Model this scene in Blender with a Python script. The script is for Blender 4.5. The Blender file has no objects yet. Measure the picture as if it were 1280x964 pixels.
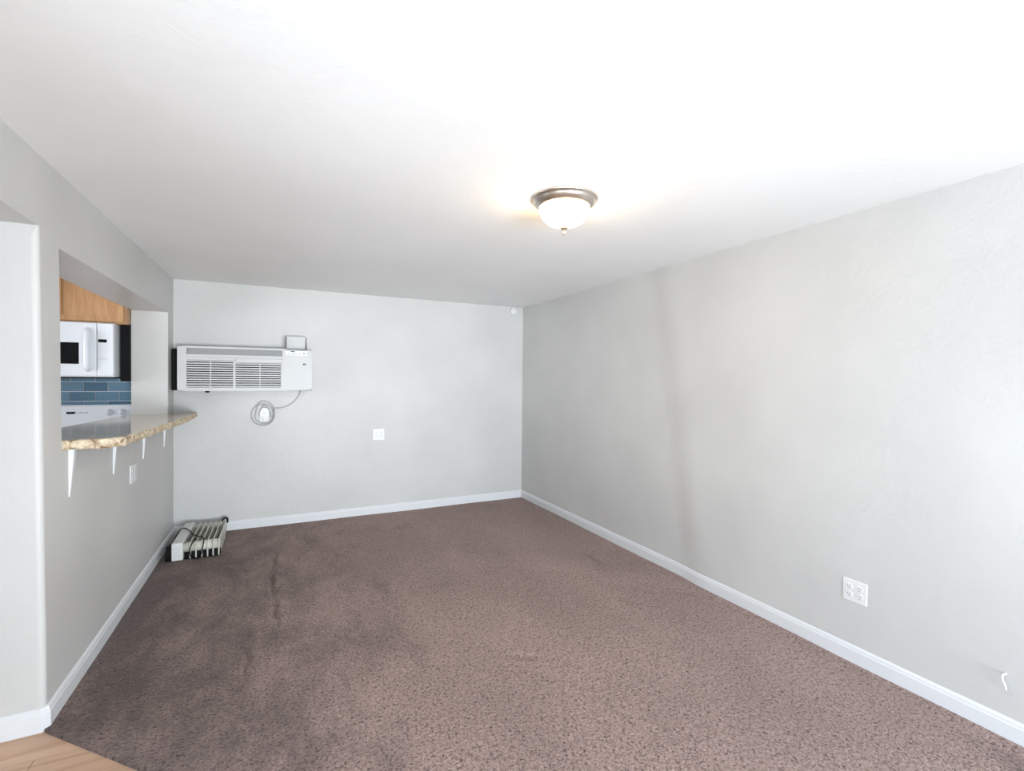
import bpy, bmesh, math, random
from mathutils import Vector, Matrix
random.seed(7)
S = bpy.context.scene
COL = S.collection
PI = math.pi

# ------------------------------------------------------------------ camera
FPX = 591.07
CAM = Vector((0.9033, 0.0, 1.5174))
YAW, PITCH, ROLL = math.radians(26.142), math.radians(-0.7207), math.radians(0.4605)
fw = Vector((math.sin(YAW)*math.cos(PITCH), math.cos(YAW)*math.cos(PITCH), math.sin(PITCH)))
rt = Vector((math.cos(YAW), -math.sin(YAW), 0))
up = rt.cross(fw)
r2 = rt*math.cos(ROLL) + up*math.sin(ROLL)
u2 = -rt*math.sin(ROLL) + up*math.cos(ROLL)
cd = bpy.data.cameras.new('camera'); cam = bpy.data.objects.new('camera', cd); COL.objects.link(cam)
cd.sensor_width = 36.0; cd.sensor_fit = 'HORIZONTAL'; cd.lens = 36.0*FPX/1280.0
cd.clip_start = 0.02
m = Matrix((r2, u2, -fw)).transposed().to_4x4(); m.translation = CAM
cam.matrix_world = m
S.camera = cam

# ------------------------------------------------------------------ dimensions
W, D, H = 3.70, 5.42, 2.44          # room width, depth of the far wall, ceiling
YF = -2.60                          # front wall behind the camera
TW = 0.265                          # thickness of the wall to the kitchen
KX, KY = -2.9, 1.0                  # kitchen side wall, kitchen front wall
HB = 0.0932                         # baseboard height

# ------------------------------------------------------------------ world, lights, exposure
S.view_settings.view_transform = 'Standard'; S.view_settings.look = 'None'
S.view_settings.gamma = 1.0; S.view_settings.use_curve_mapping = False
S.view_settings.exposure = 1.18
wd = bpy.data.worlds.new('sky'); S.world = wd; wd.use_nodes = True
wn = wd.node_tree.nodes; wl = wd.node_tree.links
bg = wn['Background']; bg.inputs[0].default_value = (0.62, 0.78, 1.0, 1); bg.inputs[1].default_value = 1.2

def area(name, loc, direction, sx, sy, energy, color, spread=180):
    l = bpy.data.lights.new(name, 'AREA'); l.shape = 'RECTANGLE'; l.size = sx; l.size_y = sy
    l.energy = energy; l.color = color; l.spread = math.radians(spread)
    o = bpy.data.objects.new(name, l); COL.objects.link(o)
    o.location = loc
    o.rotation_euler = Vector(direction).to_track_quat('-Z', 'Z').to_euler()
    return o
# daylight standing in the glazed front wall (sky from above, sunlit ground from below) and in the kitchen window
area('daylight_sky', (2.10, YF-0.22, 1.45), (0, 1, -0.14), 2.5, 1.3, 30, (0.60, 0.82, 1.0), 130)
area('daylight_ground', (2.10, YF-0.22, 0.55), (-0.06, 1, 0.23), 2.5, 0.8, 43, (0.955, 0.985, 1.0), 86)
area('daylight_side', (-TW-0.12, -0.80, 1.50), (1, 0.28, -0.16), 2.3, 1.1, 58, (0.79, 0.905, 1.0))
area('daylight_kitchen', (KX-0.2, 3.45, 1.5), (1, 0.25, -0.05), 1.3, 1.1, 36, (0.95, 0.96, 1.0))

# ------------------------------------------------------------------ materials
def mat(name, color, rough=0.5, metal=0.0, spec=0.5):
    mt = bpy.data.materials.new(name); mt.use_nodes = True
    b = mt.node_tree.nodes['Principled BSDF']
    b.inputs['Base Color'].default_value = (*color, 1); b.inputs['Roughness'].default_value = rough
    b.inputs['Metallic'].default_value = metal; b.inputs['Specular IOR Level'].default_value = spec
    return mt
def nd(mt, t, **kw):
    n = mt.node_tree.nodes.new(t)
    for k, v in kw.items():
        if k in n.inputs: n.inputs[k].default_value = v
        else: setattr(n, k, v)
    return n
def lk(mt, a, ao, b, bi): mt.node_tree.links.new(a.outputs[ao], b.inputs[bi])
def bsdf(mt): return mt.node_tree.nodes['Principled BSDF']
def coords(mt, scale=(1,1,1)):
    tc = nd(mt, 'ShaderNodeTexCoord'); mp = nd(mt, 'ShaderNodeMapping'); mp.inputs['Scale'].default_value = scale
    lk(mt, tc, 'Object', mp, 'Vector'); return mp
def ramp(mt, stops):
    r = nd(mt, 'ShaderNodeValToRGB'); e = r.color_ramp.elements
    e[0].position, e[0].color = stops[0][0], (*stops[0][1], 1)
    e[1].position, e[1].color = stops[-1][0], (*stops[-1][1], 1)
    for p, c in stops[1:-1]:
        q = e.new(p); q.color = (*c, 1)
    return r
def vary(mt, c1, c2, scale=3.0, detail=4, vec=None, rough=None):
    mp = vec or coords(mt)
    n = nd(mt, 'ShaderNodeTexNoise', Scale=scale, Detail=detail)
    lk(mt, mp, 'Vector', n, 'Vector')
    r = ramp(mt, [(0.35, c1), (0.65, c2)]); lk(mt, n, 'Fac', r, 'Fac'); lk(mt, r, 'Color', bsdf(mt), 'Base Color')
    return n
def bump(mt, src, out, strength, dist):
    b = nd(mt, 'ShaderNodeBump', Strength=strength, Distance=dist)
    lk(mt, src, out, b, 'Height'); lk(mt, b, 'Normal', bsdf(mt), 'Normal'); return b

def plaster(name, c1, c2, rough, strength):
    mt = mat(name, c1, rough, spec=0.35)
    mp = coords(mt)
    vary(mt, c1, c2, 1.3, 3, mp)
    # knock-down trowel relief: broad flats with fine scattered ridges
    a = nd(mt, 'ShaderNodeTexNoise', Scale=7.0, Detail=6.0, Roughness=0.62, Distortion=0.8)
    v = nd(mt, 'ShaderNodeTexNoise', Scale=26.0, Detail=3.0, Distortion=1.6)
    lk(mt, mp, 'Vector', a, 'Vector'); lk(mt, mp, 'Vector', v, 'Vector')
    ra = ramp(mt, [(0.38, (0,0,0)), (0.60, (1,1,1))]); lk(mt, a, 'Fac', ra, 'Fac')
    rv = ramp(mt, [(0.62, (0,0,0)), (0.72, (1,1,1))]); lk(mt, v, 'Fac', rv, 'Fac')
    ad = nd(mt, 'ShaderNodeMath', operation='MULTIPLY_ADD'); ad.inputs[1].default_value = 0.45
    lk(mt, rv, 'Color', ad, 0); lk(mt, ra, 'Color', ad, 2)
    bump(mt, ad, 0, strength, 0.004)
    return mt
M = {}
M['wall'] = plaster('wall_paint', (0.555, 0.548, 0.535), (0.60, 0.593, 0.575), 0.42, 0.18)
M['ceiling'] = plaster('ceiling_paint', (0.85, 0.85, 0.845), (0.88, 0.88, 0.875), 0.6, 0.16)
M['trim'] = mat('trim_paint', (0.70, 0.71, 0.725), 0.35)
M['white_plastic'] = mat('white_plastic', (0.74, 0.74, 0.74), 0.35)
M['slot'] = mat('slot_dark', (0.09, 0.09, 0.09), 0.6)
M['black'] = mat('black_plastic', (0.004, 0.004, 0.0045), 0.6, spec=0.15)
M['dark_glass'] = mat('dark_glass', (0.006, 0.007, 0.008), 0.12, spec=0.25)
M['appliance'] = mat('white_enamel', (0.76, 0.79, 0.83), 0.25)
M['appliance_grey'] = mat('light_grey_plastic', (0.60, 0.60, 0.61), 0.4)
M['ac'] = mat('air_conditioner_plastic', (0.55, 0.545, 0.54), 0.42)
vary(M['ac'], (0.53, 0.527, 0.52), (0.575, 0.572, 0.565), 2.0)
M['ac_grey'] = mat('air_conditioner_louver_grey', (0.32, 0.32, 0.325), 0.5)
M['ac_dark'] = mat('air_conditioner_inside', (0.012, 0.012, 0.014), 0.8)
M['cord'] = mat('grey_cord', (0.40, 0.395, 0.37), 0.5)
M['heater'] = mat('heater_cream_enamel', (0.72, 0.70, 0.62), 0.35)
vary(M['heater'], (0.56, 0.545, 0.47), (0.64, 0.63, 0.56), 9.0)
M['heater_box'] = mat('heater_white_plastic', (0.66, 0.66, 0.645), 0.4)
M['nickel'] = mat('brushed_nickel', (0.62, 0.56, 0.50), 0.28, 1.0)
M['finial'] = mat('aged_nickel', (0.34, 0.27, 0.20), 0.45, 0.6)
M['grout'] = mat('pale_grout', (0.62, 0.66, 0.70), 0.8)

# carpet
def carpet():
    mt = mat('brown_plush_carpet', (0.2, 0.15, 0.14), 0.95, spec=0.1)
    b = bsdf(mt)
    b.inputs['Sheen Weight'].default_value = 0.35; b.inputs['Sheen Roughness'].default_value = 0.5
    b.inputs['Sheen Tint'].default_value = (0.8, 0.68, 0.64, 1)
    mp = coords(mt)
    tuft = nd(mt, 'ShaderNodeTexNoise', Scale=88.0, Detail=2.0, Roughness=0.6, Distortion=0.8)
    lk(mt, mp, 'Vector', tuft, 'Vector')
    rt_ = ramp(mt, [(0.32, (0.062, 0.041, 0.036)), (0.46, (0.265, 0.182, 0.162)), (0.66, (0.41, 0.293, 0.260))])
    lk(mt, tuft, 'Fac', rt_, 'Fac')
    # pile leaning one way or the other after vacuuming, and soiled blotches mixed with painted light falloff towards the kitchen side
    big = nd(mt, 'ShaderNodeTexNoise', Scale=1.6, Detail=5.0, Roughness=0.6, Distortion=0.5)
    mp2 = coords(mt, (1.0, 0.55, 1)); lk(mt, mp2, 'Vector', big, 'Vector')
    rb = ramp(mt, [(0.35, (0.86, 0.86, 0.86)), (0.62, (1.06, 1.06, 1.06))]); lk(mt, big, 'Fac', rb, 'Fac')
    mul = nd(mt, 'ShaderNodeMix', data_type='RGBA', blend_type='MULTIPLY'); mul.inputs[0].default_value = 1.0
    lk(mt, rt_, 'Color', mul, 6); lk(mt, rb, 'Color', mul, 7)
    soil_shade = nd(mt, 'ShaderNodeTexNoise', Scale=3.6, Detail=7.0, Roughness=0.72, Distortion=0.35); lk(mt, mp2, 'Vector', soil_shade, 'Vector')
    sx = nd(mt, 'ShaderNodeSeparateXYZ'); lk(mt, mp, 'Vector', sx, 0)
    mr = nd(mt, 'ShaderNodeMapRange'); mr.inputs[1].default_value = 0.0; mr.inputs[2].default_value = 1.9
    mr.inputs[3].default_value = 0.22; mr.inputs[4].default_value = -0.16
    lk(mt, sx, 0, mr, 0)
    ad = nd(mt, 'ShaderNodeMath', operation='ADD'); lk(mt, soil_shade, 'Fac', ad, 0); lk(mt, mr, 0, ad, 1)
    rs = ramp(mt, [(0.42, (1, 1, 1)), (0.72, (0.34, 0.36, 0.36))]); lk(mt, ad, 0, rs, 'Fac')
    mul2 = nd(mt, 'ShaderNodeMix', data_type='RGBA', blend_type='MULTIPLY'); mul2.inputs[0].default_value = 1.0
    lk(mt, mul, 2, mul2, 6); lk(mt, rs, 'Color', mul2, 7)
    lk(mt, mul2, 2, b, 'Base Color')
    bump(mt, tuft, 'Fac', 0.9, 0.012)
    return mt
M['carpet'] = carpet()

def wood(name, c1, c2, c3, axis, scale, rough):
    mt = mat(name, c2, rough)
    sc = [14.0*scale]*3; sc[axis] = 1.1*scale
    mp = coords(mt, tuple(sc))
    n = nd(mt, 'ShaderNodeTexNoise', Scale=1.0, Detail=6.0, Roughness=0.65, Distortion=0.9); lk(mt, mp, 'Vector', n, 'Vector')
    oi = nd(mt, 'ShaderNodeObjectInfo')
    r = ramp(mt, [(0.28, c1), (0.5, c2), (0.75, c3)]); lk(mt, n, 'Fac', r, 'Fac')
    hs = nd(mt, 'ShaderNodeHueSaturation'); mr = nd(mt, 'ShaderNodeMapRange')
    mr.inputs[3].default_value = 0.9; mr.inputs[4].default_value = 1.1
    lk(mt, oi, 'Random', mr, 0); lk(mt, mr, 0, hs, 'Value'); lk(mt, r, 'Color', hs, 'Color')
    lk(mt, hs, 'Color', bsdf(mt), 'Base Color')
    bump(mt, n, 'Fac', 0.12, 0.002)
    return mt
M['oak'] = wood('honey_oak', (0.36, 0.19, 0.085), (0.47, 0.265, 0.125), (0.55, 0.33, 0.165), 2, 2.2, 0.38)
M['laminate'] = wood('tan_laminate', (0.38, 0.225, 0.14), (0.54, 0.35, 0.235), (0.61, 0.42, 0.295), 0, 1.1, 0.45)
M['kitchen_floor'] = wood('kitchen_laminate', (0.38, 0.225, 0.14), (0.54, 0.35, 0.235), (0.61, 0.42, 0.295), 0, 1.1, 0.45)

def granite():
    mt = mat('beige_granite', (0.6, 0.5, 0.38), 0.10)
    mp = coords(mt)
    n = nd(mt, 'ShaderNodeTexNoise', Scale=26.0, Detail=8.0, Roughness=0.72, Distortion=0.7); lk(mt, mp, 'Vector', n, 'Vector')
    r = ramp(mt, [(0.34, (0.10, 0.055, 0.03)), (0.42, (0.40, 0.29, 0.18)), (0.50, (0.62, 0.51, 0.36)), (0.72, (0.72, 0.64, 0.50))])
    lk(mt, n, 'Fac', r, 'Fac'); lk(mt, r, 'Color', bsdf(mt), 'Base Color')
    return mt
M['granite'] = granite()
M['granite_edge'] = granite(); M['granite_edge'].name = 'beige_granite_split_edge'
bsdf(M['granite_edge']).inputs['Roughness'].default_value = 0.6

def tile_mat():
    mt = mat('blue_glazed_tile', (0.08, 0.16, 0.24), 0.12)
    oi = nd(mt, 'ShaderNodeObjectInfo')
    r = ramp(mt, [(0.0, (0.085, 0.165, 0.235)), (0.5, (0.115, 0.215, 0.295)), (1.0, (0.15, 0.255, 0.335))])
    lk(mt, oi, 'Random', r, 'Fac')
    mp = coords(mt); n = nd(mt, 'ShaderNodeTexNoise', Scale=30.0, Detail=4.0); lk(mt, mp, 'Vector', n, 'Vector')
    mx = nd(mt, 'ShaderNodeMix', data_type='RGBA', blend_type='OVERLAY'); mx.inputs[0].default_value = 0.5
    lk(mt, r, 'Color', mx, 6); lk(mt, n, 'Color', mx, 7)
    hs = nd(mt, 'ShaderNodeMix', data_type='RGBA'); hs.inputs[0].default_value = 0.35
    lk(mt, r, 'Color', hs, 6); lk(mt, mx, 2, hs, 7); lk(mt, hs, 2, bsdf(mt), 'Base Color')
    return mt
M['tile'] = tile_mat()

def lamp_glass():
    mt = mat('lit_alabaster_glass', (0.95, 0.90, 0.82), 0.3)
    b = bsdf(mt)
    mp = coords(mt); n = nd(mt, 'ShaderNodeTexNoise', Scale=9.0, Detail=4.0, Distortion=1.5); lk(mt, mp, 'Vector', n, 'Vector')
    r = ramp(mt, [(0.3, (1.0, 0.68, 0.36)), (0.7, (1.0, 0.76, 0.46))]); lk(mt, n, 'Fac', r, 'Fac')
    lk(mt, r, 'Color', b, 'Emission Color'); b.inputs['Emission Strength'].default_value = 20.0
    return mt
M['lamp_glass'] = lamp_glass()

def window_glass():
    mt = bpy.data.materials.new('window_glass'); mt.use_nodes = True
    nt = mt.node_tree; nt.nodes.remove(nt.nodes['Principled BSDF'])
    t = nt.nodes.new('ShaderNodeBsdfTransparent'); g = nt.nodes.new('ShaderNodeBsdfGlossy'); g.inputs['Roughness'].default_value = 0.02
    mx = nt.nodes.new('ShaderNodeMixShader'); mx.inputs[0].default_value = 0.06
    nt.links.new(t.outputs[0], mx.inputs[1]); nt.links.new(g.outputs[0], mx.inputs[2])
    nt.links.new(mx.outputs[0], nt.nodes['Material Output'].inputs[0]); return mt
M['glass'] = window_glass()
M['ground'] = mat('concrete_ground', (0.45, 0.44, 0.42), 0.9); vary(M['ground'], (0.40, 0.39, 0.37), (0.50, 0.49, 0.47), 2.0)

# ------------------------------------------------------------------ mesh helpers
def obj(name, bm, material, parent=None, smooth=False):
    bmesh.ops.recalc_face_normals(bm, faces=bm.faces)
    me = bpy.data.meshes.new(name); bm.to_mesh(me); bm.free()
    o = bpy.data.objects.new(name, me); COL.objects.link(o)
    for mm in (material if isinstance(material, (list, tuple)) else [material]): me.materials.append(mm)
    if smooth:
        for p in me.polygons: p.use_smooth = True
    if parent: o.parent = parent
    return o
def empty(name, loc=(0,0,0), rz=0.0):
    o = bpy.data.objects.new(name, None); COL.objects.link(o); o.location = loc; o.rotation_euler = (0, 0, rz)
    o.empty_display_size = 0.05; return o
def tag(o, label, cat, group=None):
    o['label'] = label; o['category'] = cat
    if group: o['group'] = group
    return o
def struct(o, label=None):
    o['kind'] = 'structure'
    if label: o['label'] = label
    return o
def box(bm, lo, hi, bevel=0.0, seg=2):
    g = bmesh.ops.create_cube(bm, size=1.0); vs = g['verts']
    for v in vs:
        v.co = Vector([lo[i] + (v.co[i]+0.5)*(hi[i]-lo[i]) for i in range(3)])
    if bevel:
        es = list({e for v in vs for e in v.link_edges})
        bmesh.ops.bevel(bm, geom=es, offset=bevel, segments=seg, affect='EDGES', profile=0.5)
    return bm
def bx(lo, hi, bevel=0.0, seg=2): return box(bmesh.new(), lo, hi, bevel, seg)
def lathe(bm, prof, n=48, axis='Z', centre=(0,0,0)):
    rings = []
    for r, h in prof:
        ring = []
        for k in range(n if r > 1e-6 else 1):
            a = 2*PI*k/n
            if axis == 'Z': p = (r*math.cos(a), r*math.sin(a), h)
            elif axis == 'Y': p = (r*math.cos(a), h, r*math.sin(a))
            else: p = (h, r*math.cos(a), r*math.sin(a))
            ring.append(bm.verts.new(Vector(p)+Vector(centre)))
        rings.append(ring)
    for a, b in zip(rings, rings[1:]):
        for k in range(n):
            q = [a[k % len(a)], a[(k+1) % len(a)], b[(k+1) % len(b)], b[k % len(b)]]
            u = []
            for v in q:
                if v not in u: u.append(v)
            if len(u) >= 3: bm.faces.new(u)
    return bm
def tube(bm, pts, r, n=8, smooth_pts=6):
    P = [Vector(p) for p in pts]
    if smooth_pts and len(P) > 2:      # Catmull-Rom through the points
        Q = []
        for i in range(len(P)-1):
            p0 = P[max(i-1, 0)]; p1 = P[i]; p2 = P[i+1]; p3 = P[min(i+2, len(P)-1)]
            for k in range(smooth_pts):
                t = k/smooth_pts
                Q.append(0.5*((2*p1)+(p2-p0)*t+(2*p0-5*p1+4*p2-p3)*t*t+(3*p1-p0-3*p2+p3)*t*t*t))
        Q.append(P[-1]); P = Q
    rings = []; ref = None
    for i, p in enumerate(P):
        d = (P[min(i+1, len(P)-1)] - P[max(i-1, 0)]).normalized()
        if ref is None: ref = d.orthogonal().normalized()
        ref = (ref - d*ref.dot(d)).normalized(); s = d.cross(ref)
        rr = r[i*len(r)//len(P)] if isinstance(r, (list, tuple)) else r
        rings.append([bm.verts.new(p + (ref*math.cos(2*PI*k/n)+s*math.sin(2*PI*k/n))*rr) for k in range(n)])
    for a, b in zip(rings, rings[1:]):
        for k in range(n): bm.faces.new([a[k], a[(k+1) % n], b[(k+1) % n], b[k]])
    bm.faces.new(rings[0][::-1]); bm.faces.new(rings[-1]); return bm
def prism(bm, poly, lo, hi, axis):
    """extrude a 2D polygon along axis ('x','y','z'); poly coords are the other two axes in order"""
    def mk(p, h):
        return {'x': (h, p[0], p[1]), 'y': (p[0], h, p[1]), 'z': (p[0], p[1], h)}[axis]
    a = [bm.verts.new(mk(p, lo)) for p in poly]; b = [bm.verts.new(mk(p, hi)) for p in poly]
    bm.faces.new(a[::-1]); bm.faces.new(b)
    for k in range(len(poly)):
        j = (k+1) % len(poly); bm.faces.new([a[k], a[j], b[j], b[k]])
    return bm
def holed(us, vs, holes, n0, n1, mk, warp=None):
    """plate of cells in u,v with some cells open; mk(u,v,n) places a vertex"""
    bm = bmesh.new(); cache = {}
    def V(i, j, k):
        if (i, j, k) not in cache:
            u, v = us[i], vs[j]
            if warp: u, v = warp(u, v)
            cache[(i, j, k)] = bm.verts.new(mk(u, v, (n0, n1)[k]))
        return cache[(i, j, k)]
    nu, nv = len(us)-1, len(vs)-1
    solid = lambda i, j: 0 <= i < nu and 0 <= j < nv and not any(h[0] <= (us[i]+us[i+1])/2 <= h[1] and h[2] <= (vs[j]+vs[j+1])/2 <= h[3] for h in holes)
    for i in range(nu):
        for j in range(nv):
            if not solid(i, j): continue
            for k in (0, 1): bm.faces.new([V(i, j, k), V(i+1, j, k), V(i+1, j+1, k), V(i, j+1, k)])
            for di, dj, a, b in ((-1,0,(i,j),(i,j+1)), (1,0,(i+1,j),(i+1,j+1)), (0,-1,(i,j),(i+1,j)), (0,1,(i,j+1),(i+1,j+1))):
                if not solid(i+di, j+dj):
                    bm.faces.new([V(*a, 0), V(*b, 0), V(*b, 1), V(*a, 1)])
    return bm
def sweep(path, prof, closed_ends=True):
    """sweep an (offset, height) profile along a 2D polyline; offset is to the right of travel"""
    bm = bmesh.new(); rings = []
    P = [Vector(p) for p in path]
    for i, p in enumerate(P):
        ns = []
        if i > 0: d = (P[i]-P[i-1]).normalized(); ns.append(Vector((d.y, -d.x)))
        if i < len(P)-1: d = (P[i+1]-P[i]).normalized(); ns.append(Vector((d.y, -d.x)))
        n = sum(ns, Vector((0, 0))).normalized(); n = n/max(0.3, n.dot(ns[0]))
        rings.append([bm.verts.new((p.x+n.x*o, p.y+n.y*o, h)) for o, h in prof])
    k = len(prof)
    for a, b in zip(rings, rings[1:]):
        for q in range(k): bm.faces.new([a[q], a[(q+1) % k], b[(q+1) % k], b[q]])
    bm.faces.new(rings[0][::-1]); bm.faces.new(rings[-1]); return bm

# ------------------------------------------------------------------ room shell
# counter line falls a little towards the far wall
def counter_bottom(y): return 1.170 + (1.133-1.170)*(y-2.87)/(5.42-2.87)
DJ = 2.665          # kitchen doorway jamb
PY0, PY1 = 2.86, 5.18
def warp_left(y, z):
    if abs(y-DJ) < 1e-4: y = 2.690 - 0.0247*z            # slightly out of plumb
    if abs(y-PY0) < 1e-4: y = 2.897 - 0.0245*z
    if abs(z-1.15) < 1e-4: z = counter_bottom(y) + 0.006
    return y, z
bm = holed([YF, -2.0, 0.40, 1.72, DJ, PY0, PY1, D], [0.0, 0.92, 1.15, 2.097, 2.142, H],
           [(-2.0, 0.40, 0.92, 2.097), (1.72, DJ, 0.0, 2.142), (PY0, PY1, 1.15, 2.097)], 0.0, -TW, lambda u, v, n: (n, u, v), warp_left)
bm.normal_update()
def edge_sel(bm, fn): return [e for e in bm.edges if fn(e.verts[0].co, e.verts[1].co)]
def door_edge(a, b):
    if abs(a.x) > 1e-4 or abs(b.x) > 1e-4: return False
    if max(a.z, b.z) > 2.15: return False
    vert = abs(a.y-b.y) < 0.06 and 2.60 < a.y < 2.72 and 2.60 < b.y < 2.72
    near = abs(a.y-1.72) < 1e-3 and abs(b.y-1.72) < 1e-3
    head = a.z > 2.13 and b.z > 2.13 and 1.70 < min(a.y, b.y) and max(a.y, b.y) < 2.70
    return vert or near or head
bmesh.ops.bevel(bm, geom=edge_sel(bm, door_edge), offset=0.022, segments=5, affect='EDGES', profile=0.5)
def pass_edge(a, b):
    if abs(a.x) > 1e-4 or abs(b.x) > 1e-4: return False
    if min(a.z, b.z) < 1.1 or max(a.z, b.z) > 2.11: return False
    return (abs(a.y-PY1) < 1e-3 and abs(b.y-PY1) < 1e-3) or (a.z > 2.09 and b.z > 2.09 and min(a.y, b.y) > 2.8 and max(a.y, b.y) < 5.2)
bmesh.ops.bevel(bm, geom=edge_sel(bm, pass_edge), offset=0.010, segments=4, affect='EDGES', profile=0.5)
struct(obj('wall_left', bm, M['wall']), 'grey wall with the kitchen pass-through and doorway')

# far wall, shared with the kitchen
wall_back = struct(obj('wall_back', bx((KX, D, -0.05), (W+0.12, D+0.14, H)), M['wall']), 'grey far wall carrying the air conditioner')

# right wall: hand-plastered, with a soft vertical swelling at a board joint
bm = bmesh.new()
ny, nz = 130, 44
vv = []
def sstep(t): t = min(1, max(0, t)); return t*t*(3-2*t)
def seam_y(z): return 2.56 + 0.165*z
def right_x(y, z):
    s = y - seam_y(z)
    off = 0.011*sstep((s+0.06)/0.20)              # the far boards stand a little deeper
    off -= 0.0035*math.exp(-((s+0.13)/0.11)**2)    # taped joint swelling
    off += 0.0010*sstep((y-4.55)/0.10)
    off += 0.0006*math.sin(y*2.1+z*1.3) + 0.0004*math.sin(y*4.7-z*2.2)
    return W + off
for i in range(ny+1):
    y = YF + (D+0.02-YF)*i/ny
    vv.append([bm.verts.new((right_x(y, H*j/nz), y, H*j/nz)) for j in range(nz+1)])
for i in range(ny):
    for j in range(nz): bm.faces.new([vv[i][j], vv[i+1][j], vv[i+1][j+1], vv[i][j+1]])
sm = len(bm.faces); box(bm, (W+0.02, YF, -0.05), (W+0.14, D+0.14, H))
struct(obj('wall_right', bm, M['wall'], smooth=False), 'long grey plastered wall with a soft vertical joint')
for p in bpy.data.objects['wall_right'].data.polygons: p.use_smooth = p.index < sm

# front wall behind the camera with a wide glazed opening
GX0, GX1, GZ1 = 0.75, 3.42, 2.12
bm = holed([-0.0, GX0, GX1, W+0.14], [-0.05, 0.02, GZ1, H], [(GX0, GX1, 0.02, GZ1)], YF, YF-0.14, lambda u, v, n: (u, n, v))
struct(obj('wall_front', bm, M['wall']))
win = struct(empty('window_1', ((GX0+GX1)/2, YF-0.07, 0.02)), 'wide white sliding glass door')
gw, gh = (GX1-GX0)/2, GZ1-0.02
bm = holed([-gw, -gw+0.06, -0.035, 0.035, gw-0.06, gw], [0, 0.06, gh-0.06, gh], [(-gw+0.06, -0.035, 0.06, gh-0.06), (0.035, gw-0.06, 0.06, gh-0.06)], -0.03, 0.03, lambda u, v, n: (u, n, v))
obj('window_frame', bm, M['trim'], win)
obj('pane', bx((-gw+0.05, -0.004, 0.05), (-0.03, 0.004, gh-0.05)), M['glass'], win)
obj('pane', bx((0.03, -0.004, 0.05), (gw-0.05, 0.004, gh-0.05)), M['glass'], win)

w3 = struct(empty('window_3', (-0.16, -0.80, 0.92), PI/2), 'wide white framed window in the counter wall')
bm = holed([-1.20, -1.14, -0.03, 0.03, 1.14, 1.20], [0, 0.05, 1.127, 1.177], [(-1.14, -0.03, 0.05, 1.127), (0.03, 1.14, 0.05, 1.127)], -0.03, 0.03, lambda u, v, n: (u, n, v))
obj('window_frame', bm, M['trim'], w3)
for s_ in (0, 1): obj('pane', bx((-1.15+s_*1.16, -0.004, 0.04), (-0.01+s_*1.16, 0.004, 1.137)), M['glass'], w3)

# kitchen shell
bm = holed([KY-0.12, 2.8, 4.1, D+0.14], [-0.05, 0.95, 2.05, H], [(2.8, 4.1, 0.95, 2.05)], KX, KX-0.12, lambda u, v, n: (n, u, v))
struct(obj('wall_kitchen_side', bm, M['wall']))
struct(obj('wall_kitchen_front', bx((KX, KY-0.12, -0.05), (-TW, KY, H)), M['wall']))
w2 = struct(empty('window_2', (KX-0.06, 3.45, 0.95), PI/2), 'white framed kitchen window')
bm = holed([-0.65, -0.60, -0.025, 0.025, 0.60, 0.65], [0, 0.05, 1.05, 1.10], [(-0.60, -0.025, 0.05, 1.05), (0.025, 0.60, 0.05, 1.05)], -0.03, 0.03, lambda u, v, n: (u, n, v))
obj('window_frame', bm, M['trim'], w2)
for s in (0, 1): obj('pane', bx((-0.61+s*0.62, -0.004, 0.04), (-0.01+s*0.62, 0.004, 1.06)), M['glass'], w2)

# ceiling
struct(obj('ceiling', bx((KX-0.12, YF-0.14, H), (W+0.14, D+0.14, H+0.12)), M['ceiling']), 'white hand-textured plaster ceiling')

# ground outside
struct(obj('ground', bx((-9, -14, -0.22), (12, YF-0.14, -0.12)), M['ground']))

# carpet: one relief surface cut off on a diagonal at the entry
ridges = [([(0.50, 4.1), (0.62, 3.6), (0.60, 3.1)], 0.006, 0.04),
          ([(0.30, 4.3), (0.36, 3.7), (0.33, 3.3)], 0.006, 0.05),
          ([(1.70, 4.93), (1.90, 4.87)], -0.012, 0.025),
          ([(2.06, 2.30), (2.15, 2.25)], -0.012, 0.018),
          ([(3.628, 5.3), (3.626, 0.3)], 0.006, 0.010),
          ([(3.652, 5.3), (3.650, 0.3)], -0.006, 0.010)]
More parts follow.
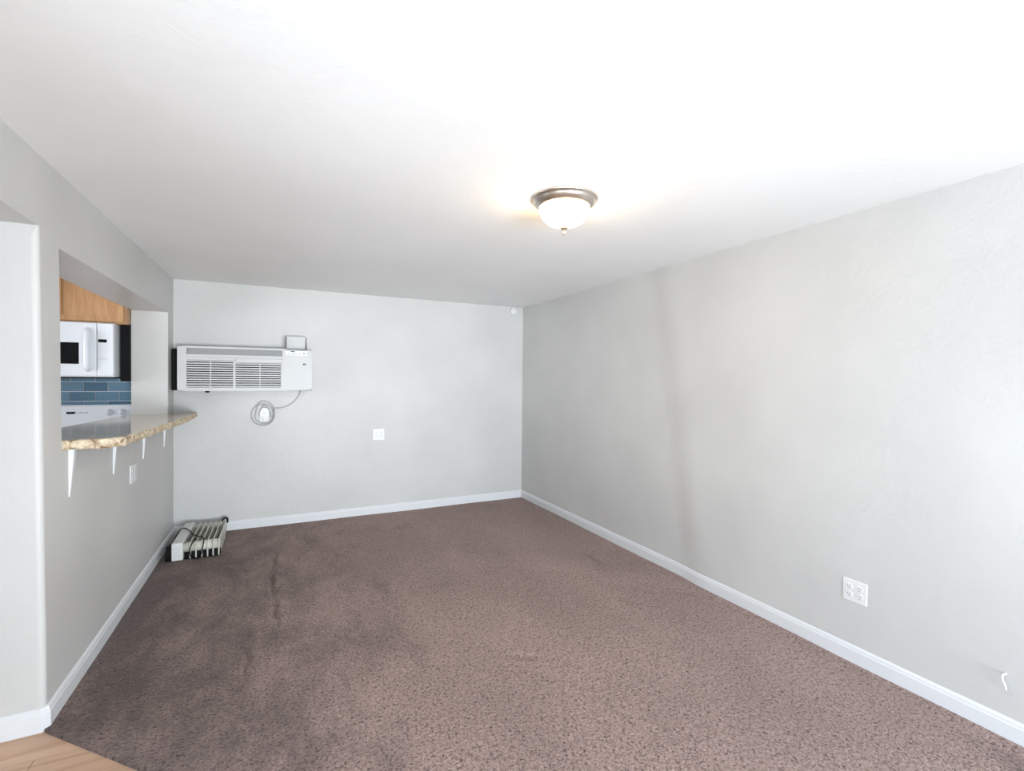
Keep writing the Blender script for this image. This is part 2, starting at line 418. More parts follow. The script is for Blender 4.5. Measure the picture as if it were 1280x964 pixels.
# creases where the carpet has come loose: a narrow groove with a roll beside it
creases = [([(0.893, 4.64), (0.875, 4.50), (0.852, 4.12), (0.857, 3.73), (0.883, 3.34), (0.912, 3.08)], 1.0),
           ([(0.745, 3.06), (0.748, 2.81), (0.728, 2.60)], 0.8), ([(1.10, 4.9), (1.13, 4.6), (1.16, 4.4)], 0.35)]
def seg_dist(p, a, b):
    a = Vector(a); b = Vector(b); d = b-a; t = max(0, min(1, (p-a).dot(d)/d.length_squared)); return (p-a-d*t).length
def carpet_z(x, y):
    z = 0.0015*math.sin(x*5.3+1.2*math.sin(y*3.1)) + 0.001*math.sin(y*7.0+x*2.0)
    p = Vector((x, y))
    for pts, hgt, w in ridges:
        xs = [q[0] for q in pts]; ys = [q[1] for q in pts]
        if not (min(xs)-4*w < x < max(xs)+4*w and min(ys)-4*w < y < max(ys)+4*w): continue
        d = min(seg_dist(p, a, b) for a, b in zip(pts, pts[1:]))
        wob = 0.75 + 0.25*math.sin(y*19+x*7)
        z += hgt*wob*math.exp(-(d/w)**2)
    for pts, k in creases:
        if not (pts[-1][1] < y < pts[0][1]): continue
        for a, b in zip(pts, pts[1:]):
            if b[1] <= y <= a[1]:
                xl = a[0]+(b[0]-a[0])*(y-a[1])/(b[1]-a[1]) + 0.006*math.sin(y*31)
                s = x-xl
                if abs(s) > 0.15: break
                e = min(1, (y-pts[-1][1])/0.15, (pts[0][1]-y)/0.15)*k*(0.65+0.35*math.sin(y*13+1.0))
                z += e*(-0.024*math.exp(-(s/0.013)**2) + 0.013*math.exp(-((s-0.035)/0.03)**2))
                break
    return z
def cut_x(y):       # left limit of the carpet at depth y
    if y >= 2.665: return 0.0
    return min(1.0, 0.012 + (2.665-y)*0.985)
bm = bmesh.new()
rows = []; ys = []
y = YF
while y < D: ys.append(y); y += 0.022
ys += [D]
for y in ys:
    x0 = cut_x(y); nx = 400
    rows.append([bm.verts.new((x0+(W+0.03-x0)*i/nx, y, carpet_z(x0+(W+0.03-x0)*i/nx, y))) for i in range(nx+1)])
for a, b in zip(rows, rows[1:]):
    for i in range(len(a)-1): bm.faces.new([a[i], a[i+1], b[i+1], b[i]])
# the edge turns down
down = [bm.verts.new((r[0].co.x-0.004, r[0].co.y-0.004, -0.03)) for r in rows]
for k in range(len(rows)-1): bm.faces.new([rows[k][0], rows[k+1][0], down[k+1], down[k]])
struct(obj('floor', bm, M['carpet'], smooth=True), 'brown plush carpet, soiled and with painted shade along the kitchen wall')

# laminate entry: sub-floor and single planks
fe = struct(obj('floor_entry', bx((KX, YF-0.0, -0.06), (W, D, -0.022)), M['kitchen_floor']), 'tan wood laminate by the kitchen doorway')
pw = 0.19; yy = 2.655+0.035; row = 0
prng = random.Random(3)
while yy > YF+0.05:
    y1 = yy; y0 = max(YF, yy-pw); x = KX + prng.uniform(0.3, 1.1) if row else -1.02
    edges = [KX]
    while x < 1.15: edges.append(x); x += 1.22
    edges.append(1.15)
    lim = 1.15
    for a, b in zip(edges, edges[1:]):
        if b-a < 0.05 or y1-y0 < 0.03: continue
        if y1 > KY and a < -TW or a >= -TW or True:
            lo_x, hi_x = a, b
            if y0 < KY and lo_x < 0.0: lo_x = 0.0          # no planks outside under the kitchen window
            if hi_x-lo_x < 0.05: continue
            obj('plank', bx((lo_x+0.0008, y0+0.0008, -0.024), (hi_x-0.0008, y1-0.0008, -0.008), 0.0015, 1), M['laminate'], fe)
    yy -= pw; row += 1

# ------------------------------------------------------------------ baseboards
prof = [(0, -0.02), (0.014, -0.02), (0.014, 0.066), (0.011, 0.072), (0.0105, 0.080), (0.007, 0.087), (0.0, HB)]
def bb(name, path, label): struct(obj(name, sweep(path, prof), M['trim']), label)
bb('baseboard_left', [(-TW, 2.690), (-0.016, 2.690), (0.0, 2.706), (0.0, D)][::1], 'white baseboard under the counter wall, wrapping the doorway corner')
bb('baseboard_back', [(0.0, D), (W+0.02, D)], 'white baseboard along the far wall')
bb('baseboard_right', [(right_x(D-0.08*k, 0.05)+0.002, D-0.08*k) for k in range(int((D-YF)/0.08)+1)], 'white baseboard along the long plain wall')

# ------------------------------------------------------------------ outlets
def outlet(loc, rz, w, h, gangs, label, cat='outlet', group=None):
    t = empty('wall_outlet', loc, rz); tag(t, label, cat, group)
    obj('cover_plate', bx((-w/2, -0.007, -h/2), (w/2, 0.002, h/2), 0.003, 2), M['white_plastic'], t)
    for g in range(gangs):
        cx = (g-(gangs-1)/2)*0.052
        for s in (-1, 1):
            cz = s*0.021
            bmr = bmesh.new()
            prism(bmr, [(cx+0.0165*math.cos(a)*1.0, cz+0.0150*math.sin(a)) for a in [2*PI*k/16 for k in range(16)]], -0.0095, -0.004, 'y')
            r = obj('receptacle', bmr, M['white_plastic'], t)
            for dx, hh in ((-0.0062, 0.0085), (0.0062, 0.007)):
                obj('slot', bx((cx+dx-0.0012, -0.0100, cz+0.001-hh/2+0.002), (cx+dx+0.0012, -0.0090, cz+0.001+hh/2+0.002)), M['slot'], r)
            b2 = bmesh.new(); prism(b2, [(cx+0.0024*math.cos(a), cz-0.0085+0.0026*math.sin(a)) for a in [2*PI*k/10 for k in range(10)]], -0.0100, -0.0090, 'y')
            obj('slot', b2, M['slot'], r)
        b3 = bmesh.new(); prism(b3, [(cx+0.003*math.cos(a), 0.003*math.sin(a)) for a in [2*PI*k/10 for k in range(10)]], -0.0085, -0.005, 'y')
        obj('screw', b3, M['appliance_grey'], t)
    return t
outlet((1.899, D, 0.890), 0, 0.126, 0.128, 2, 'white four-socket outlet plate on the wall under the air conditioner')
outlet((W+0.003, 1.464, 0.385), -PI/2, 0.121, 0.120, 2, 'white four-socket outlet plate low on the long plain wall')
outlet((0.0, 4.035, 0.857), PI/2, 0.135, 0.122, 2, 'white outlet plate below the granite counter')

# white cable tail out of the long wall
bm = bmesh.new()
tube(bm, [(W+0.012, 0.868, 0.268), (W-0.012, 0.870, 0.274), (W-0.021, 0.874, 0.266), (W-0.022, 0.872, 0.248), (W-0.019, 0.866, 0.230), (W-0.018, 0.862, 0.212)], 0.0042, 8)
tag(obj('cable_stub', bm, M['white_plastic'], smooth=True), 'short white cable tail hanging from the long wall above its baseboard', 'cable')

# ------------------------------------------------------------------ smoke detector on the far wall
t = empty('smoke_detector', (3.572, D, 2.384)); tag(t, 'small round white detector high in the wall corner', 'detector')
bm = bmesh.new(); lathe(bm, [(0, 0.003), (0.053, 0.003), (0.053, -0.018), (0.049, -0.024), (0, -0.024)], 36, 'Y'); obj('base', bm, M['white_plastic'], t, True)
bm = bmesh.new(); lathe(bm, [(0, -0.0235), (0.046, -0.0235), (0.043, -0.033), (0.034, -0.038), (0, -0.040)], 36, 'Y'); obj('cover', bm, M['white_plastic'], t, True)
for k in range(6):
    a = 0.4 + k*PI/3
    c = Vector((0.024*math.cos(a), 0, 0.024*math.sin(a)))
    obj('vent', bx((c.x-0.0035, -0.0402, c.z-0.0035), (c.x+0.0035, -0.036, c.z+0.0035)), M['slot'], t)

# ------------------------------------------------------------------ ceiling lamp
t = empty('ceiling_lamp', (2.205, 2.062, H)); tag(t, 'lit flush ceiling lamp with glass dome and brushed nickel rim', 'lamp')
bm = bmesh.new()
lathe(bm, [(0.0, 0.002), (0.167, 0.002), (0.169, -0.004), (0.166, -0.010), (0.158, -0.014), (0.156, -0.020), (0.151, -0.030), (0.140, -0.040), (0.131, -0.047), (0.126, -0.047), (0.126, -0.040), (0.0, -0.030)], 72)
obj('rim', bm, M['nickel'], t, True)
bm = bmesh.new()
pr = [(0.1285, -0.040)] + [(0.1285*math.cos(a)**0.9, -0.044-0.098*math.sin(a)) for a in [PI/2*k/14 for k in range(0, 14)]] + [(0.0, -0.142)]
lathe(bm, pr, 72); obj('glass_dome', bm, M['lamp_glass'], t, True)
bm = bmesh.new()
lathe(bm, [(0.0, -0.138), (0.010, -0.140), (0.021, -0.145), (0.020, -0.150), (0.012, -0.154), (0.006, -0.158), (0.0048, -0.168), (0.0075, -0.173), (0.006, -0.180), (0.0, -0.183)], 24)
obj('finial', bm, M['finial'], t, True)

# ------------------------------------------------------------------ air conditioner
AY = 5.20
ac = empty('air_conditioner', (0.63, D, 1.388)); tag(ac, 'off-white through-wall air conditioner with slatted grille and raised control lid', 'air conditioner')
ox, oz = 0.63, 1.388
def A(x, y, z): return (x-ox, y-D, z-oz)
ax0, ax1, az0, az1 = 0.064, 1.194, 1.388, 1.803
gx0, gx1 = 0.134, 0.913
HO = [(gx0, 0.924, 1.728, 1.785), (gx0, 0.505, 1.421, 1.676), (0.523, gx1, 1.421, 1.655)]
bm = holed([ax0, gx0, 0.505, 0.523, gx1, 0.924, ax1], [az0, 1.421, 1.655, 1.676, 1.728, 1.785, az1], HO, AY, AY+0.05, lambda u, v, n: A(u, n, v))
front_y = AY-D
def rim_edge(a, b):
    def on(c): return abs(c.x+ox-ax0) < 1e-4 or abs(c.x+ox-ax1) < 1e-4
    def onz(c): return abs(c.z+oz-az0) < 1e-4 or abs(c.z+oz-az1) < 1e-4
    f = abs(a.y-front_y) < 1e-4 and abs(b.y-front_y) < 1e-4
    return (f and ((on(a) and on(b) and abs(a.x-b.x) < 1e-4) or (onz(a) and onz(b) and abs(a.z-b.z) < 1e-4)))
bmesh.ops.bevel(bm, geom=edge_sel(bm, rim_edge), offset=0.016, segments=4, affect='EDGES', profile=0.5)
fc = obj('front_cover', bm, M['ac'], ac)
obj('body', bx(A(ax0+0.006, AY+0.045, az0+0.004), A(ax1-0.004, D+0.01, az1-0.004), 0.004, 1), M['ac'], ac)
obj('filter', bx(A(gx0-0.01, AY+0.034, 1.41), A(gx1+0.02, AY+0.046, 1.795)), M['ac_dark'], ac)
# intake slats: each its own piece
pitch = 0.02145
for k in range(12):
    zc = 1.421 + 0.0045 + pitch*k
    z0, z1 = zc, zc+0.0108
    for (x0, x1) in ((gx0, 0.505), (0.523, gx1)):
        if x0 > 0.5 and z1 > 1.655: continue
        bm = bmesh.new(); prism(bm, [(AY+0.001-D, z0-oz), (AY+0.001-D, z1-oz), (AY+0.026-D, z1+0.004-oz), (AY+0.026-D, z0+0.004-oz)], x0-0.001-ox, x1+0.001-ox, 'x')
        obj('slat', bm, M['ac'], ac)
for xm in (0.321, 0.729):
    obj('grille_divider', bx(A(xm-0.0035, AY+0.0005, 1.415), A(xm+0.0035, AY+0.03, 1.676 if xm < 0.5 else 1.657)), M['ac'], ac)
# discharge louvre
lv = obj('discharge_louver', bx(A(gx0, AY+0.020, 1.726), A(0.924, AY+0.034, 1.787)), M['ac_grey'], ac)
for k in range(4):
    z = 1.733 + 0.0145*k
    obj('louver_blade', bx(A(gx0+0.004, AY+0.010, z), A(0.920, AY+0.021, z+0.006)), M['ac_grey'], lv)
obj('front_ledge', bx(A(gx0-0.012, AY-0.005, 1.698), A(0.932, AY+0.01, 1.708), 0.002, 1), M['ac'], ac)
bm = bx(A(0.517, AY-0.006, 1.659), A(0.928, AY+0.01, 1.698), 0.003, 1); obj('grille_lip', bm, M['ac'], ac)
obj('latch', bx(A(0.518, AY-0.010, 1.672), A(0.527, AY, 1.690), 0.002, 1), M['ac_grey'], ac)
# controls and the lid standing open above them
cp = obj('control_panel', bx(A(0.953, AY-0.003, 1.739), A(1.150, AY+0.02, 1.791), 0.002, 1), M['white_plastic'], ac)
obj('display', bx(A(1.000, AY-0.005, 1.774), A(1.036, AY, 1.783)), M['dark_glass'], cp)
for k, xb in enumerate((0.985, 1.018, 1.043, 1.078, 1.120)):
    obj('button', bx(A(xb-0.008, AY-0.006, 1.752), A(xb+0.008, AY, 1.760 if k < 4 else 1.770), 0.0015, 1), M['ac_grey'], cp)
lid = obj('control_lid', bx(A(0.956, 5.300, 1.795), A(1.147, 5.308, 1.938), 0.003, 2), M['ac'], ac)
lid_side = [(5.232-D, 1.797-oz), (5.300-D, 1.797-oz), (5.301-D, 1.935-oz), (5.294-D, 1.93-oz)]
for xs_ in (0.956, 1.1415):
    bm = bmesh.new(); prism(bm, lid_side, xs_-ox, xs_+0.0055-ox, 'x'); obj('lid_cheek', bm, M['ac_dark'], lid)
obj('lid_gap', bx(A(0.956, AY-0.002, 1.789), A(1.152, AY+0.03, 1.7955)), M['ac_dark'], ac)
obj('lid_well', bx(A(0.958, AY+0.032, 1.790), A(1.146, 5.30, 1.801)), M['ac_dark'], ac)
bm = bmesh.new(); prism(bm, [(1.127-ox+0.017*math.cos(a), 1.654-oz+0.009*math.sin(a)) for a in [2*PI*k/24 for k in range(24)]], AY-0.003-D, AY+0.002-D, 'y')
bd = obj('badge', bm, M['black'], ac)
bm = bmesh.new(); prism(bm, [(1.131-ox+0.008*math.cos(a), 1.655-oz+0.0045*math.sin(a)) for a in [2*PI*k/20 for k in range(20)]], AY-0.0036-D, AY-0.002-D, 'y')
obj('badge_emblem', bm, M['appliance_grey'], bd)
bm = bmesh.new(); lathe(bm, [(0, 0.012), (0.018, 0.012), (0.018, -0.010), (0.012, -0.014), (0, -0.014)], 20, 'Z', A(0.290, 5.255, 1.386)); obj('drain_foot', bm, M['black'], ac, True)
obj('side_strip', bx(A(-0.002, 5.315, az0+0.005), A(ax0+0.012, D+0.004, az1-0.025), 0.006, 1), M['black'], ac)  # black strip filling the gap between the unit and the left wall
# power cord and its loops
cord_y = 5.402
pts = [(1.099, 5.37, 1.400), (1.095, 5.395, 1.372), (1.068, cord_y, 1.313), (1.022, cord_y, 1.262), (0.965, cord_y, 1.225), (0.905, cord_y, 1.208), (0.853, 5.405, 1.206)]
c1, rr1 = (0.752, 1.142), 0.104
for k in range(1, 15):
    a = 0.60 - k*2*PI/14*0.98
    pts.append((c1[0]+rr1*math.cos(a), 5.396-0.0007*k, c1[1]+rr1*1.04*math.sin(a)))
c2 = (0.762, 1.150)
for k in range(1, 9):
    a = 0.75 - k*2*PI/14
    pts.append((c2[0]+0.084*math.cos(a)*1.0, 5.386-0.0005*k, c2[1]-0.006+0.090*math.sin(a)))
for (px_, pz_) in ((0.705, 1.245), (0.745, 1.278), (0.800, 1.268), (0.848, 1.215), (0.853, 1.150)): pts.append((px_, 5.380, pz_))
for (px_, pz_) in ((0.830, 1.118), (0.80, 1.20), (0.772, 1.235), (0.750, 1.232), (0.744, 1.205)): pts.append((px_, 5.378, pz_))
bm = bmesh.new(); tube(bm, [A(*p) for p in pts], 0.0038, 8, 5); obj('power_cord', bm, M['cord'], ac, True)
# plug block on its outlet
bm = bmesh.new(); prism(bm, [(0.722-ox, 1.128-oz), (0.806-ox, 1.128-oz), (0.804-ox, 1.190-oz), (0.782-ox, 1.212-oz), (0.742-ox, 1.212-oz), (0.724-ox, 1.176-oz)], 5.352-D, 5.400-D, 'y')
bmesh.ops.bevel(bm, geom=list(bm.edges), offset=0.005, segments=2, affect='EDGES')
pl = obj('plug', bm, M['white_plastic'], ac); obj('reset_button', bx(A(0.752, 5.349, 1.150), A(0.772, 5.354, 1.162), 0.002, 1), M['appliance_grey'], pl)
ot = empty('wall_outlet', (0.762, D, 1.130)); tag(ot, 'white outlet holding the air conditioner plug inside its looped cord', 'outlet')
obj('cover_plate', bx((-0.042, -0.008, -0.062), (0.042, 0.002, 0.050), 0.003, 2), M['white_plastic'], ot)
obj('receptacle', bx((-0.017, -0.0215, -0.050), (0.017, -0.006, 0.040), 0.004, 2), M['white_plastic'], ot)

# ------------------------------------------------------------------ granite counter and its brackets
t = empty('granite_counter', (0.0, 2.87, 0.0)); tag(t, 'beige speckled granite bar counter with rough split edge on the pass-through', 'counter')
outl = []
def seg(a, b, step, rough):
    a = Vector(a); b = Vector(b); n = max(1, int((b-a).length/step))
    for k in range(n): outl.append((a+(b-a)*k/n, rough))
seg((-0.292, 2.872), (0.0, 2.878), 0.05, 0)
seg((0.0, 2.878), (0.004, 2.905), 0.03, 0)
seg((0.004, 2.905), (0.150, 2.932), 0.016, 1)
seg((0.150, 2.932), (0.206, 3.000), 0.014, 1)
seg((0.206, 3.000), (0.218, 4.60), 0.022, 1)
seg((0.218, 4.60), (0.185, D+0.004), 0.022, 1)
seg((0.185, D+0.004), (0.0, D+0.004), 0.1, 0)
seg((0.0, D+0.004), (0.0, PY1+0.001), 0.1, 0)
seg((0.0, PY1+0.001), (-0.292, PY1+0.001), 0.1, 0)
seg((-0.292, PY1+0.001), (-0.292, 2.872), 0.2, 0)
g = random.Random(5); bm = bmesh.new(); TH = 0.046; rings = []
for lev, (zf, off) in enumerate(((1.0, -0.003), (0.86, 0.003), (0.45, 0.005), (0.12, 0.001), (0.0, -0.006))):
    ring = []
    for i, (p, rgh) in enumerate(outl):
        q = outl[(i+1) % len(outl)][0]-outl[i-1][0]; nrm = Vector((q.y, -q.x)).normalized()
        o = (off + g.uniform(-0.0045, 0.0045))*rgh
        z = counter_bottom(p.y)+TH*zf + (g.uniform(-0.003, 0.003)*rgh if lev not in (0,) else g.uniform(-0.001, 0)*rgh)
        ring.append(bm.verts.new((p.x+nrm.x*o, p.y+nrm.y*o-2.87, z)))
    rings.append(ring)
k = len(outl)
for a, b in zip(rings, rings[1:]):
    for i in range(k):
        f = bm.faces.new([a[i], a[(i+1) % k], b[(i+1) % k], b[i]]); f.material_index = 1
bm.faces.new(rings[0]); bm.faces.new(rings[-1][::-1])
obj('slab', bm, [M['granite'], M['granite_edge']], t)
# four tapered brackets
names = ['white tapered bracket under the counter by the doorway end', 'white tapered bracket under the counter, second from the doorway', 'white tapered bracket under the counter just past the outlet plate', 'white tapered bracket under the counter by the far wall']
for lab, yb, zt in zip(names, (2.953, 3.620, 4.312, 5.005), (0.940, 0.925, 0.912, 0.908)):
    zt2 = counter_bottom(yb)+0.001
    o = empty('counter_bracket', (0.0, yb, zt)); tag(o, lab, 'bracket', 'tapered brackets under the counter')
    hgt = zt2-zt
    bm = bmesh.new()
    a = [bm.verts.new(p) for p in ((-0.002, -0.006, 0), (-0.002, 0.002, 0), (-0.002, 0.036, hgt), (-0.002, -0.008, hgt))]
    b = [bm.verts.new(p) for p in ((0.004, -0.005, 0.0), (0.004, 0.001, 0.0), (0.022, 0.034, hgt), (0.022, -0.007, hgt))]
    bm.faces.new(a[::-1]); bm.faces.new(b)
    for i in range(4): bm.faces.new([a[i], a[(i+1) % 4], b[(i+1) % 4], b[i]])
    bmesh.ops.bevel(bm, geom=list(bm.edges), offset=0.0012, segments=1, affect='EDGES')
    obj('wedge', bm, M['trim'], o)

# ------------------------------------------------------------------ oil radiator lying on the carpet
hx, hy = 0.11, 4.66
ht = empty('oil_heater', (hx, hy, 0.0)); tag(ht, 'cream oil-filled radiator lying flat on the carpet in the corner', 'heater')
L_, HH = 0.62, 0.150
def finpoly(L, z0, z1, c):
    return [(c, z0), (L-c, z0), (L, z0+c), (L, z1-c*0.8), (L-c, z1), (c*0.7, z1), (0, z1-c*0.8), (0, z0+c)]
for k in range(6):
    x = 0.128 + 0.0405*k
    bm = bmesh.new(); prism(bm, finpoly(L_, 0.006, HH, 0.018), x-0.0045, x+0.0045, 'x')
    bmesh.ops.bevel(bm, geom=[e for e in bm.edges], offset=0.0022, segments=1, affect='EDGES')
    f = obj('fin', bm, M['heater'], ht)
    bm = bmesh.new(); prism(bm, [(0.10, 0.03), (L_-0.10, 0.03), (L_-0.08, 0.05), (L_-0.10, 0.095), (0.10, 0.095), (0.08, 0.05)], x-0.008, x+0.008, 'x')
    obj('oil_channel', bm, M['heater'], f)
for yc in (0.055, L_-0.055):
    bm = bmesh.new(); lathe(bm, [(0, 0.07), (0.040, 0.07), (0.040, 0.338), (0, 0.338)], 20, 'X', (0, yc, 0.100))
    obj('oil_pipe', bm, M['heater'], ht, True)
hb_ = obj('control_housing', bx((0.0, 0.0, 0.008), (0.080, L_+0.01, HH+0.004), 0.010, 3), M['heater_box'], ht)
for k in range(3): obj('front_label', bx((0.016, -0.0015, 0.040+0.030*k), (0.058, 0.003, 0.058+0.030*k)), M['appliance_grey'], hb_)
bm = bmesh.new(); lathe(bm, [(0, 0.004), (0.020, 0.004), (0.018, -0.012), (0, -0.012)], 20, 'X', (0, 0.06, 0.085)); obj('knob', bm, M['heater_box'], hb_, True)
# black feet and castors
bm = bmesh.new(); prism(bm, [(0.02, 0.0), (0.20, 0.0), (0.22, 0.06), (0.16, 0.11), (0.05, 0.12), (0.01, 0.05)], -0.045, 0.004, 'x')
bmesh.ops.bevel(bm, geom=list(bm.edges), offset=0.006, segments=2, affect='EDGES'); obj('cord_holder', bm, M['black'], ht)
obj('foot', bx((0.085, 0.03, 0.0), (0.340, 0.075, 0.062), 0.008, 2), M['black'], ht)
obj('foot', bx((0.085, L_-0.08, 0.0), (0.340, L_-0.035, 0.062), 0.008, 2), M['black'], ht)
bm = bmesh.new(); tube(bm, [(0.288, L_-0.01, 0.125), (0.298, L_+0.020, 0.146), (0.313, L_+0.030, 0.156), (0.332, L_+0.030, 0.154), (0.341, L_+0.020, 0.140), (0.343, L_-0.02, 0.125)], 0.0085, 8, 5); obj('carry_handle', bm, M['black'], ht, True)
for wx in (0.118, 0.318):
    wbm = bmesh.new(); lathe(wbm, [(0, -0.014), (0.025, -0.014), (0.030, -0.008), (0.030, 0.008), (0.025, 0.014), (0, 0.014)], 24, 'X', (wx, L_+0.036, 0.07))
    wh = obj('castor_wheel', wbm, M['black'], ht, True)
    obj('castor_fork', bx((wx-0.013, L_-0.01, 0.05), (wx+0.013, L_+0.032, 0.075), 0.003, 1), M['black'], wh)
def HZ(x, y, z): return (x, y, z)
bm = bmesh.new()
tube(bm, [(-0.020, 0.14, 0.10), (-0.018, 0.30, 0.125), (0.000, 0.43, 0.150), (0.030, 0.42, 0.161), (0.075, 0.33, 0.162), (0.115, 0.22, 0.159), (0.155, 0.14, 0.158), (0.200, 0.09, 0.158), (0.222, 0.03, 0.155), (0.222, -0.010, 0.125), (0.214, -0.012, 0.085), (0.207, -0.008, 0.045), (0.190, -0.010, 0.018), (0.165, -0.010, 0.014), (0.140, -0.010, 0.030), (0.128, -0.010, 0.075), (0.132, -0.008, 0.115), (0.150, 0.02, 0.150), (0.165, 0.08, 0.158)], 0.0042, 8)
obj('power_cord', bm, M['black'], ht, True)

# ------------------------------------------------------------------ kitchen seen through the opening
# tiled backsplash
bs = obj('backsplash', bx((-1.62, D-0.006, 0.90), (-TW+0.001, D+0.002, 1.97)), M['grout'], wall_back)
tp, tl = 0.0852, 0.1685
for r in range(13):
    z0 = 1.296 - tp*5 + tp*r
    if z0+tp > 1.97: break
    x = -0.652 + 4*tl + (0 if r % 2 == 0 else -tl*0.53)
    while x > -1.62:
        a, b = max(-1.62, x-tl+0.0030), min(-TW-0.003, x-0.0030)
        if b-a > 0.02: obj('tile', bx((a, D-0.0125, z0+0.0028), (b, D-0.004, z0+tp-0.0028), 0.0018, 1), M['tile'], bs)
        x -= tl
# shift of the courses: odd courses carry joints at -0.742, -0.577, -0.412

# upper cabinet
uc = empty('upper_cabinet', (-0.76, D, 1.962)); tag(uc, 'honey oak wall cabinet above the microwave', 'cabinet')
cx0, cx1, cz1, cyf = -1.245, -0.270, H-0.002, 5.092
def C(x, y, z): return (x+0.76, y-D, z-1.962)
obj('body', bx(C(cx0, cyf+0.02, 1.962), C(cx1, D, cz1)), M['oak'], uc)
bm = holed([cx0, cx0+0.04, -0.775, -0.735, cx1-0.034, cx1], [1.962, 1.995, cz1-0.04, cz1], [(cx0+0.04, -0.775, 1.995, cz1-0.04), (-0.735, cx1-0.034, 1.995, cz1-0.04)], cyf, cyf+0.021, lambda u, v, n: C(u, n, v))
obj('face_frame', bm, M['oak'], uc)
for (d0, d1) in ((cx0+0.028, -0.765), (-0.745, cx1-0.022)):
    z0, z1 = 1.976, cz1-0.030
    bm = holed([d0, d0+0.05, d1-0.05, d1], [z0, z0+0.042, z1-0.05, z1], [(d0+0.05, d1-0.05, z0+0.042, z1-0.05)], cyf-0.019, cyf, lambda u, v, n: C(u, n, v))
    dr = obj('door', bm, M['oak'], uc)
    bm = bx(C(d0+0.046, cyf-0.008, z0+0.038), C(d1-0.046, cyf-0.001, z1-0.046), 0.002, 1); obj('door_panel', bm, M['oak'], dr)

# microwave
mw = empty('microwave', (-0.722, D, 1.511)); tag(mw, 'white over-the-range microwave with dark window hung under the oak cabinet', 'microwave')
mx0, mx1, mz0, mz1, my = -1.103, -0.341, 1.511, 1.955, 5.00
def MW(x, y, z): return (x+0.722, y-D, z-1.511)
obj('body', bx(MW(mx0, my+0.03, mz0), MW(mx1, D-0.013, mz1+0.006), 0.004, 1), M['appliance'], mw)
dx1 = -0.452
dr = obj('door', bx(MW(mx0, my, mz0+0.006), MW(dx1, my+0.035, mz1), 0.008, 2), M['appliance'], mw)
obj('window', bx(MW(-1.02, my-0.003, 1.616), MW(-0.561, my+0.01, 1.790), 0.002, 1), M['dark_glass'], dr)
bm = holed([-1.05, -1.02, -0.561, -0.533], [1.585, 1.616, 1.790, 1.835], [(-1.02, -0.561, 1.616, 1.790)], my-0.006, my+0.004, lambda u, v, n: MW(u, n, v)); obj('window_surround', bm, M['appliance'], dr)
bm = bmesh.new(); tube(bm, [MW(-0.505, my+0.01, 1.895), MW(-0.505, my-0.022, 1.878), MW(-0.505, my-0.034, 1.83), MW(-0.505, my-0.036, 1.73), MW(-0.505, my-0.034, 1.64), MW(-0.505, my-0.022, 1.590), MW(-0.505, my+0.01, 1.573)], 0.024, 12, 5); obj('handle', bm, M['appliance'], dr, True)
cp = obj('control_panel', bx(MW(dx1+0.003, my, mz0+0.006), MW(mx1, my+0.035, mz1), 0.008, 2), M['appliance'], mw)
obj('display', bx(MW(-0.440, my-0.002, 1.797), MW(-0.385, my+0.004, 1.822)), M['dark_glass'], cp)
for r in range(6):
    for c in range(3):
        x = -0.432+0.022*c; z = 1.765-0.021*r
        obj('button', bx(MW(x-0.007, my-0.0015, z-0.005), MW(x+0.007, my+0.003, z+0.005)), M['appliance_grey'] if r == 5 else M['white_plastic'], cp)
obj('underside', bx(MW(mx0+0.01, my+0.05, mz0-0.012), MW(mx1-0.006, D-0.013, mz0+0.003)), M['black'], mw)
fp = obj('gap_strip', bx((mx1+0.012, 5.14, 1.475), (-TW+0.001, D-0.011, 1.966)), M['black']); tag(fp, 'black strip filling the gap between the microwave and the pass-through jamb', 'panel')  # plain black box set into the gap beside the microwave

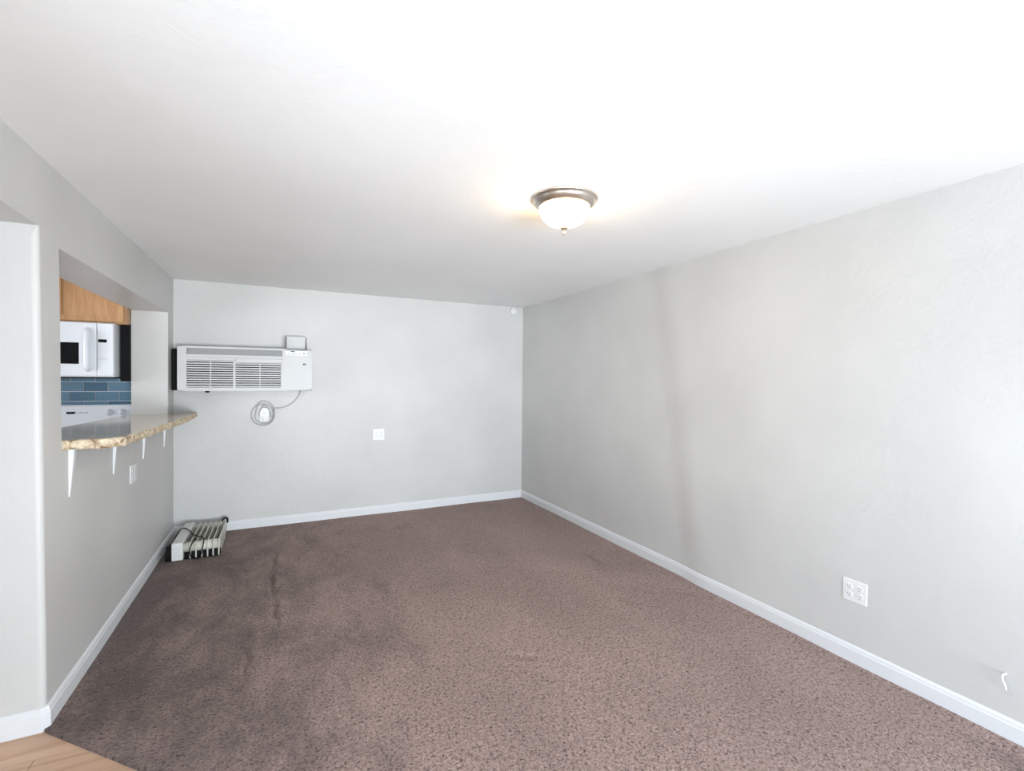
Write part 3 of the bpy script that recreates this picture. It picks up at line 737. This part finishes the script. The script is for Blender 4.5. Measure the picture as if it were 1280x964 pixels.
# range
rg = empty('kitchen_range', (-0.683, D-0.35, -0.02)); tag(rg, 'white electric range with a knobbed back panel against the blue tiles', 'stove')
rx0, rx1 = -1.063, -0.302
def R(x, y, z): return (x+0.683, y-D+0.35, z+0.02)
obj('body', bx(R(rx0, 4.78, 0.06), R(rx1, D-0.013, 0.895), 0.004, 1), M['appliance'], rg)
ct = obj('cooktop', bx(R(rx0-0.003, 4.76, 0.893), R(rx1+0.003, D-0.015, 0.915), 0.006, 2), M['appliance'], rg)
for (bx_, by_, br) in ((-0.87, 4.93, 0.10), (-0.49, 4.93, 0.08), (-0.87, 5.19, 0.08), (-0.49, 5.19, 0.10)):
    bm = bmesh.new(); lathe(bm, [(0, 0.913), (br+0.015, 0.913), (br+0.015, 0.918), (br, 0.916), (0, 0.914)], 32, 'Z', (bx_+0.683, by_-D+0.35, 0.02)); obj('drip_pan', bm, M['nickel'], ct, True)
    sp = [R(bx_+(0.015+br*0.9*k/60)*math.cos(k*0.42), by_+(0.015+br*0.9*k/60)*math.sin(k*0.42), 0.922) for k in range(61)]
    bm = bmesh.new(); tube(bm, sp, 0.004, 6, 0); obj('burner_coil', bm, M['black'], ct, True)
bgp = [(5.335, 0.91), (5.335, 1.07), (5.328, 1.09), (5.345, 1.252), (5.352, 1.265), (D-0.013, 1.265), (D-0.013, 0.91)]
bm = bmesh.new(); prism(bm, [(p[0]-D+0.35, p[1]+0.02) for p in bgp], rx0+0.683, rx1+0.683, 'x'); bp = obj('back_panel', bm, M['appliance'], rg)
for kx in (-0.457, -0.367, -0.908, -0.998):
    bm = bmesh.new(); lathe(bm, [(0, 0.006), (0.030, 0.006), (0.028, -0.006), (0.020, -0.009), (0.017, -0.026), (0, -0.026)], 28, 'Y', R(kx, 5.338, 1.197))
    kb = obj('knob', bm, M['appliance'], bp, True)
    obj('knob_pointer', bx(R(kx-0.004, 5.305, 1.182), R(kx+0.004, 5.320, 1.214), 0.001, 1), M['appliance_grey'], kb)
obj('clock_display', bx(R(-0.745, 5.331, 1.190), R(-0.690, 5.345, 1.208)), M['dark_glass'], bp)
for k in range(3): obj('clock_button', bx(R(-0.665+0.022*k, 5.333, 1.192), R(-0.651+0.022*k, 5.345, 1.205), 0.001, 1), M['appliance_grey'], bp)
od = obj('oven_door', bx(R(rx0+0.006, 4.745, 0.26), R(rx1-0.006, 4.785, 0.87), 0.008, 2), M['appliance'], rg)
obj('oven_window', bx(R(-0.92, 4.742, 0.42), R(-0.45, 4.75, 0.68)), M['dark_glass'], od)
bm = bmesh.new(); tube(bm, [R(-0.98, 4.75, 0.81), R(-0.98, 4.71, 0.81), R(-0.38, 4.71, 0.81), R(-0.38, 4.75, 0.81)], 0.011, 8, 0); obj('handle', bm, M['appliance'], od, True)
obj('storage_drawer', bx(R(rx0+0.006, 4.750, 0.06), R(rx1-0.006, 4.785, 0.245), 0.006, 2), M['appliance'], rg)
obj('base', bx(R(rx0+0.03, 4.82, -0.022), R(rx1-0.03, D-0.05, 0.07)), M['black'], rg)
